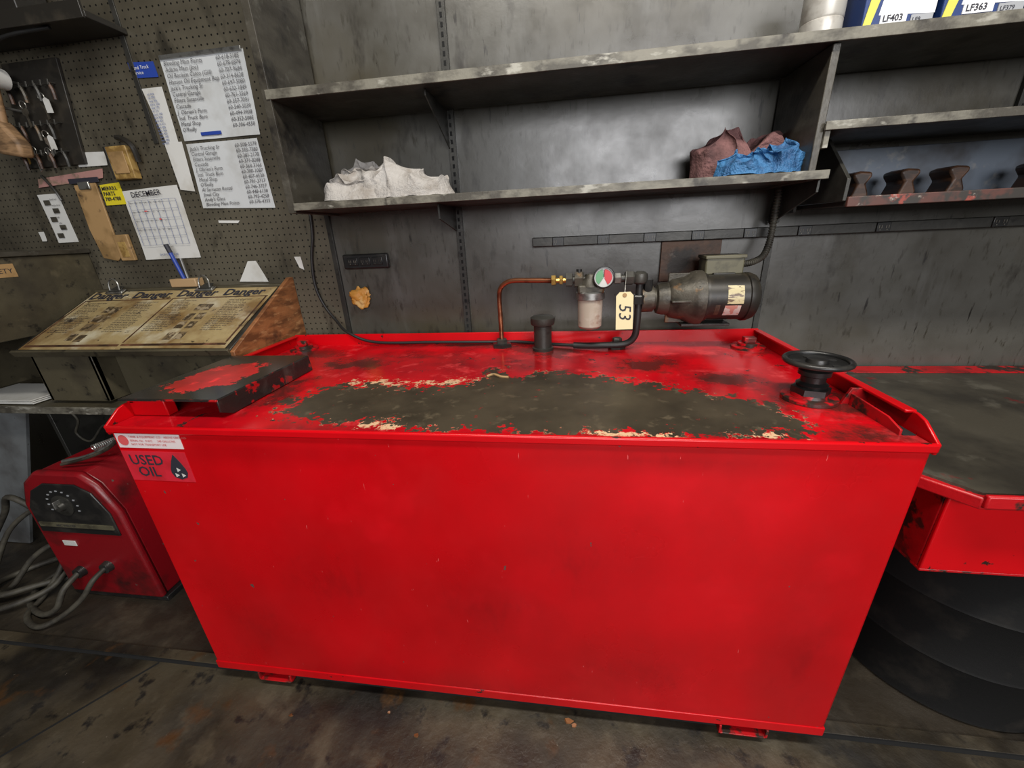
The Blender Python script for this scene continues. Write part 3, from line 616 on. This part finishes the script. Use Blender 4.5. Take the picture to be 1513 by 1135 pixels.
# key rack
p=[prism('rack_board',[(-2.21,2.11),(-1.95,2.11),(-2.0,1.75),(-2.30,1.75)],'y',Y-.012,Y,m_board,.002)]
for r,(zz,xs) in enumerate(((2.03,-2.20),(1.90,-2.24),(1.80,-2.26))):
    for k in range(7):
        x=xs+k*.034; p.append(tube('hook',[(x,Y-.01,zz),(x,Y-.03,zz-.004),(x+.002,Y-.04,zz-.012),(x+.002,Y-.038,zz+.006)],.0035,m_dark,seg=8))
        if (k+r)%2==0: p.append(tube('hook_key',[(x,Y-.036,zz-.005),(x+.006,Y-.036,zz-.03),(x+.002,Y-.034,zz-.06)],.006,random.choice([m_cast,m_brown,m_dark]),seg=6))
for x,zz,mt_,tag in ((-2.16,1.965,m_cast,0),(-2.06,1.985,m_cast,1),(-2.24,1.84,m_brass,1),(-2.20,1.81,m_steel,0),(-2.11,1.86,m_steel,1),(-2.13,1.80,m_cast,0)):
    p.append(torus('key_ring',(x,Y-.032,zz),(0,1,.1),.014,.0015,m_steel,24,6))
    p.append(prism('key',[(x-.012,zz-.012),(x+.012,zz-.012),(x+.014,zz-.03),(x+.004,zz-.04),(x+.004,zz-.075),(x-.004,zz-.08),(x-.004,zz-.04),(x-.014,zz-.03)],'y',Y-.034,Y-.031,mt_))
    if tag: p.append(prism('key_tag',[(x+.010,zz-.010),(x+.022,zz-.004),(x+.036,zz-.014),(x+.036,zz-.058),(x+.008,zz-.056)],'y',Y-.038,Y-.036,m_white))
group('key_rack',p)
group('wooden_mallet',[prism('head',[(-2.27,1.79),(-2.16,1.77),(-2.15,1.82),(-2.20,1.90),(-2.25,1.91)],'y',Y-.11,Y-.06,m_mallet,.012),cyl('handle',(-2.215,Y-.085,1.88),(-2.18,Y-.085,2.02),.014,m_mallet,12),cyl('peg',(-2.20,Y-.085,1.95),(-2.20,Y-.012,1.95),.005,m_steel,8)])
group('paper_roll',[lathe('roll',(-2.16,Y-.08,2.04),(0,-1,.0),[(-.02,0),(-.02,.035),(.03,.035),(.03,.014),(.02,.012)],m_white,24),cyl('roll_peg',(-2.16,Y-.08,2.04),(-2.16,Y-.012,2.04),.005,m_steel,8)])
group('high_shelf',[box('shelf_board',(-3.2,-1.62),(1.50,Y),(2.15,2.17),m_board,.002),box('shelf_front',(-3.2,-1.62),(1.49,1.50),(2.145,2.195),m_board,.002),
  tube('hanging_cord',[(-2.5,1.52,2.145),(-2.2,1.51,2.13),(-2.1,1.50,2.11),(-1.95,1.50,2.13),(-1.8,1.52,2.145)],.006,m_rubber),
  box('stored_box',(-2.6,-1.9),(1.52,1.63),(2.17,2.40),m_board,.004)])

# ---------------------------------------------------------------- desk on left
X0,X1=-2.165,-1.205
y0,z0,y1,z1=1.235,1.055,1.60,1.235
sl=math.atan2(z1-z0,y1-y0); L=math.hypot(y1-y0,z1-z0)
DM=Matrix.Translation((X0,y0,z0))@Matrix.Rotation(sl,4,'X')
def onboard(ob): ob.data.transform(DM); return ob
W=X1-X0
p=[onboard(box('slope_board',(0,W),(-.01,L),(-.018,0),m_board,.003)),
   onboard(box('board_lip',(0,W),(-.02,-.008),(-.02,.006),m_olive,.002)),
   prism('plywood_end',[(1.225,.985),(1.225,1.045),(1.615,1.262),(1.640,1.262),(1.640,.985)],'x',-1.205,-1.188,m_wood,.002),
   box('back_ledge',(X0,X1),(1.59,1.64),(1.20,1.238),m_olive,.002),
   box('body_front',(-2.15,-1.86),(1.26,1.28),(.825,1.045),m_olive,.003),
   box('body_recess',(-1.86,-1.21),(1.34,1.62),(.825,1.045),m_olive,.003),
   box('body_side',(-1.875,-1.86),(1.26,1.62),(.825,1.045),m_olive,.002),
   box('body_left',(-2.15,-2.135),(1.26,1.62),(.825,1.045),m_olive,.002),
   box('under_shelf',(-2.75,-1.25),(1.22,1.64),(.79,.812),m_olive,.003),
   box('under_shelf_edge',(-2.75,-1.25),(1.212,1.222),(.786,.816),m_edge,.002),
   box('leg_right',(-1.27,-1.25),(1.24,1.63),(.025,.79),m_olive,.002),
   box('leg_left',(-2.36,-2.34),(1.34,1.63),(.025,.79),m_dark,.002),
   box('floor_box',(-2.3,-2.0),(1.50,1.63),(.025,.45),m_dark,.004)]
group('sloped_workbench',p)
def vin(n,pts,dz,mat):
    bm=bmesh.new(); A=[bm.verts.new((a,b,dz)) for a,b in pts]; B=[bm.verts.new((a,b,dz+.0015)) for a,b in pts]
    bm.faces.new(A[::-1]);bm.faces.new(B)
    for i in range(len(A)): bm.faces.new((A[i],A[(i+1)%len(A)],B[(i+1)%len(A)],B[i]))
    return onboard(finish(bm,n,mat))
def btext(n,b,s,x,y,z,mat,rot=0,**k): return text(n,b,s,DM@Matrix.Translation((x,y,z))@Matrix.Rotation(math.radians(rot),4,'Z'),mat,**k)
def poster(name,x0,x1,dz,skew,body):
    w=x1-x0
    q=[vin('sheet',[(x0,.0),(x1,-.005),(x1+skew,.385),(x0+skew,.39)],dz,m_tan)]
    q.append(btext('headline','Danger  Danger',.064,x0+.012+skew,.332,dz+.003,m_ink,sp=1.0,bold=.0018))
    q.append(btext('body_left',body,.0115,x0+.03,.295,dz+.002,m_ink))
    q.append(btext('body_right',body,.0115,x0+w*.62,.295,dz+.002,m_ink))
    bm=bmesh.new()
    for k in range(8):
        a=x0+w*.36+(k%2)*.042+random.uniform(-.006,.006); b=.045+(k//2)*.062+random.uniform(-.006,.006); addbox(bm,(a,a+.034),(b,b+.042),(dz+.001,dz+.0025))
    q.append(onboard(finish(bm,'pictures',m_tanpic)))
    bm=bmesh.new()
    for a0,a1,b0,b1 in ((x0+.01,x1-.01,.012,.024),(x0+.005,x0+.012,.03,.32),(x1-.02,x1-.012,.03,.32),(x0+.01,x1-.01,.316,.322)): addbox(bm,(a0,a1),(b0,b1),(dz+.001,dz+.0022))
    q.append(onboard(finish(bm,'borders',m_brown)))
    return group(name,q)
body="\n".join("".join(random.choice(["wheel ","rim ","never ","tire ","air ","check ","mount ","lock "]) for _ in range(4)) for _ in range(18))
poster('safety_poster',.02,.49,.001,-.005,body); poster('safety_poster.001',.47,.94,.003,.0,body)
def clip(name,x):
    q=[onboard(box('jaw',(x-.045,x+.045),(L-.045,L-.015),(.008,.014),m_steel,.003)),
       onboard(prism('grip',[(x-.03,L-.035),(x+.03,L-.035),(x+.02,L+.005),(x-.02,L+.005)],'z',.012,.018,m_dark,.002)),
       onboard(tube('loop',[(x-.025,L-.03,.014),(x-.022,L-.01,.045),(x,L,.058),(x+.022,L-.01,.045),(x+.025,L-.03,.014)],.003,m_steel,seg=8))]
    return group(name,q)
clip('board_clip',.14); clip('board_clip.001',.60)
group('pen_holder',[box('block',(-1.75,-1.62),(1.585,1.63),(1.239,1.275),m_woodlt,.004),cyl('pen',(-1.69,1.605,1.27),(-1.715,1.60,1.40),.008,m_blue,12),cyl('pen_cap',(-1.712,1.6005,1.385),(-1.72,1.60,1.42),.0095,m_ink,12),cyl('pencil',(-1.67,1.605,1.27),(-1.68,1.61,1.36),.005,m_steel,8)])
group('side_cabinet',[box('carcass',(-3.0,-2.18),(1.18,1.64),(1.09,1.40),m_olive,.003),box('top_board',(-3.0,-2.165),(1.16,1.64),(1.40,1.42),m_shelf,.003),
   prism('label',[(1.26,1.325),(1.36,1.325),(1.36,1.375),(1.26,1.375)],'x',-2.1795,-2.178,m_kraft),
   text('label_text','SAFETY',.026,Matrix.Translation((-2.1775,1.265,1.34))@Matrix.Rotation(math.radians(90),4,'Z')@Matrix.Rotation(math.radians(90),4,'X'),m_ink),
   box('post',(-2.75,-2.72),(1.25,1.62),(.81,1.09),m_olive,.002)])
group('paper_stack',[box('sheet_%d'%i,(-2.62+i*.01,-2.22-i*.006),(1.24,1.44),(.8165+i*.006,.8205+i*.006),m_white,.001) for i in range(3)])
bm=bmesh.new(); q=[(-2.36,1.29,.785),(-2.71,1.245,.03),(-3.1,1.245,.03),(-3.0,1.29,.785)]
A=[bm.verts.new(v) for v in q]; B=[bm.verts.new((a,b+.012,c)) for a,b,c in q]; bm.faces.new(A); bm.faces.new(B[::-1])
for i in range(4): bm.faces.new((A[i],B[i],B[(i+1)%4],A[(i+1)%4]))
finish(bm,'leaning_panel',m_bluesheet)
tube('hanging_wire',[(-2.25,1.33,.79),(-2.2,1.34,.70),(-2.26,1.35,.62),(-2.2,1.35,.58),(-2.1,1.36,.66),(-2.05,1.36,.60),(-2.0,1.38,.72),(-1.95,1.38,.79)],.005,m_cable)

# ---------------------------------------------------------------- welder
prof=[(-2.10,.045),(-1.655,.045),(-1.665,.48),(-1.715,.60),(-1.77,.65),(-1.97,.65),(-2.04,.60),(-2.09,.50)]
def inset(pr,k,cx=-1.87,cz=.33): return [(cx+(a-cx)*k,cz+(b-cz)*k) for a,b in pr]
p=[prism('case',inset(prof,.985),'y',1.02,1.36,m_reddeep,.01),prism('front_frame',prof,'y',1.0,1.03,m_reddeep,.012),
   prism('control_panel',[(-2.065,.375),(-1.70,.375),(-1.70,.48),(-1.74,.57),(-1.80,.605),(-1.94,.605),(-2.01,.57),(-2.06,.49)],'y',.994,1.001,m_black,.003),
   box('silver_strip',(-2.05,-1.71),(.990,.995),(.405,.425),m_jbox,.001),
   lathe('amp_dial',(-1.89,.994,.51),(0,-1,0),[(0,0),(0,.045),(.004,.045),(.006,.04),(.006,.02),(.02,.016),(.022,0)],m_dark),
   box('dial_pointer',(-1.893,-1.887),(.968,.99),(.51,.54),m_steel,.001),
   text('strip_text','ARC WELDER',.015,WM(-1.97,.9893,.409),m_ink),
   box('rating_label',(-2.0,-1.94),(.997,1.0),(.305,.33),m_white,.001),
   box('base_skid',(-2.09,-1.64),(1.005,1.36),(.026,.05),m_black,.004),
   lathe('socket_a',(-1.99,1.0,.17),(0,-1,0),[(0,0),(0,.025),(.02,.022),(.02,0)],m_black),lathe('socket_b',(-1.84,1.0,.21),(0,-1,0),[(0,0),(0,.025),(.02,.022),(.02,0)],m_black)]
for k in range(11):
    a=math.radians(200-k*22); p.append(box('tick_%d'%k,(-1.89+.065*math.cos(a)-.004,-1.89+.065*math.cos(a)+.004),(.9925,.9945),(.51+.065*math.sin(a)-.0025,.51+.065*math.sin(a)+.0025),m_boxgrey,0))
p.append(tube('cable_a',[(-1.99,.985,.17),(-2.0,.93,.14),(-2.03,.90,.07),(-2.10,.89,.042),(-2.22,.93,.04),(-2.30,1.02,.04),(-2.28,1.12,.05),(-2.22,1.15,.10),(-2.24,1.10,.2),(-2.32,1.05,.16),(-2.40,.98,.05),(-2.5,.95,.04)],.011,m_cable))
p.append(tube('cable_b',[(-1.84,.985,.21),(-1.85,.94,.19),(-1.90,.91,.12),(-1.98,.87,.06),(-2.05,.84,.042),(-2.16,.88,.042),(-2.20,.97,.05),(-2.16,1.05,.16),(-2.18,1.12,.30),(-2.30,1.13,.36),(-2.42,1.08,.28),(-2.50,1.02,.12),(-2.6,1.02,.045)],.010,m_cable))
p.append(tube('cable_c',[(-2.15,1.10,.042),(-2.25,1.0,.07),(-2.35,.93,.075),(-2.45,.95,.07),(-2.50,1.05,.042),(-2.42,1.15,.042),(-2.30,1.18,.07),(-2.2,1.16,.042),(-2.14,1.2,.042)],.012,m_cable))
p.append(tube('cable_d',[(-2.6,.98,.045),(-2.5,.90,.042),(-2.38,.87,.05),(-2.25,.90,.065),(-2.17,1.0,.08),(-2.22,1.10,.15),(-2.34,1.16,.28),(-2.46,1.15,.40),(-2.55,1.15,.30),(-2.7,1.1,.10)],.012,m_cable))
sp=[]
for i in range(120):
    a=i*.62; t=i/119; sp.append((-1.80+.10*t+.012*math.cos(a),1.10+.02*t,.700+.03*t+.012*math.sin(a)))
p+=[tube('clamp_spring',sp,.002,m_steel,seg=6,smooth=False),tube('clamp_arm_a',[(-1.90,1.06,.662),(-1.80,1.07,.680),(-1.70,1.08,.72),(-1.62,1.10,.78)],.008,m_steel,seg=8),tube('clamp_arm_b',[(-1.88,1.04,.662),(-1.78,1.05,.685),(-1.68,1.06,.72),(-1.60,1.06,.77)],.006,m_cast,seg=8)]
group('arc_welder',p)

# ---------------------------------------------------------------- right: drain bench and drum
bz=.843
out=[(.80,1.64),(.80,.875),(.868,.795),(1.9,.795),(1.9,1.64)]
inn=[(.812,1.63),(.812,.885),(.875,.808),(1.89,.808),(1.89,1.63)]
p=[prism('top_plate',inn,'z',bz-.012,bz,m_benchtop),
   prism('rim',out,'z',bz-.035,bz-.006,m_redworn,.004),
   box('front_bead',(.868,1.9),(.788,.80),(bz-.028,bz+.004),m_redworn,.004),
   box('back_strip',(.81,1.9),(1.56,1.632),(bz,bz+.003),m_redworn,.001),
   box('apron',(.845,1.9),(.835,.845),(.60,bz-.03),m_red,.003),
   box('apron_side',(.845,.855),(.845,1.50),(.60,bz-.03),m_redworn,.003),
   box('apron_bottom',(.845,1.9),(.835,1.50),(.595,.603),m_redworn,.002),
   box('side_post',(.80,.84),(1.0,1.6),(.03,bz-.035),m_dark,.004)]
group('drain_bench',p)
def drum(name,x,y):
    pr=[(0,0),(0,.28),(.008,.288),(.02,.285),(.18,.285),(.187,.2885),(.194,.285),(.37,.285),(.377,.2885),(.384,.285),(.545,.285),(.555,.29),(.56,.284),(.55,.27),(.55,0)]
    return group(name,[lathe('shell',(x,y,.026),(0,0,1),pr,m_drum,64),cyl('bung',(x-.15,y,.575),(x-.15,y,.588),.03,m_dark)])
drum('steel_drum',1.225,1.125); drum('steel_drum.001',1.84,1.15)

bm=bmesh.new()
for x,y,s in ((-.86,.68,.006),(-.44,.67,.008),(.013,.755,.013),(.03,.745,.009),(-.55,.72,.005)):
    a=random.random()*3
    vs=[bm.verts.new((x+s*random.uniform(.5,1.4)*math.cos(a+k*1.2566),y+s*.6*math.sin(a+k*1.2566),.0005)) for k in range(5)]
    up=[bm.verts.new((v.co.x*1.0+random.uniform(-.002,.002),v.co.y+random.uniform(-.002,.002),.003+random.random()*.006)) for v in vs]
    bm.faces.new(vs);bm.faces.new(up[::-1])
    for k in range(5): bm.faces.new((vs[k],up[k],up[(k+1)%5],vs[(k+1)%5]))
finish(bm,'floor_debris',m_wood)
tube('leaf_scrap',[(-.245,1.14,.982),(-.225,1.15,.985),(-.20,1.135,.983),(-.175,1.128,.983)],.004,m_kraft,seg=6)

# ---------------------------------------------------------------- camera
cam=bpy.data.cameras.new('camera'); co=bpy.data.objects.new('camera',cam); COL.objects.link(co)
r=Vector((.99083,.12727,-.04527)); dn=Vector((.00398,-.36247,-.93199)); fw=Vector((-.13502,.92327,-.35965))
mt=Matrix((( r.x,-dn.x,-fw.x,0),(r.y,-dn.y,-fw.y,0),(r.z,-dn.z,-fw.z,1.40),(0,0,0,1)))
co.matrix_world=mt; cam.sensor_width=36; cam.lens=580/1513*36; cam.clip_start=.02
S.camera=co

# ---------------------------------------------------------------- light
w=bpy.data.worlds.new('world'); S.world=w; w.use_nodes=True; bg=w.node_tree.nodes['Background']; bg.inputs[0].default_value=(1,.98,.95,1); bg.inputs[1].default_value=.24
def area(n,loc,tgt,sx,sy,pw,c):
    l=bpy.data.lights.new(n,'AREA'); l.shape='RECTANGLE'; l.size=sx; l.size_y=sy; l.energy=pw; l.color=c
    o=bpy.data.objects.new(n,l); COL.objects.link(o); o.location=loc
    o.rotation_euler=(Vector(tgt)-Vector(loc)).to_track_quat('-Z','Y').to_euler(); return o
area('garage_door_daylight',(1.4,-4.0,2.45),(.3,1.6,1.3),3.8,1.6,228,(.98,.98,1))
area('ceiling_fluorescent',(.35,.1,3.25),(.35,.6,0),2.4,.25,90,(1,.95,.86))
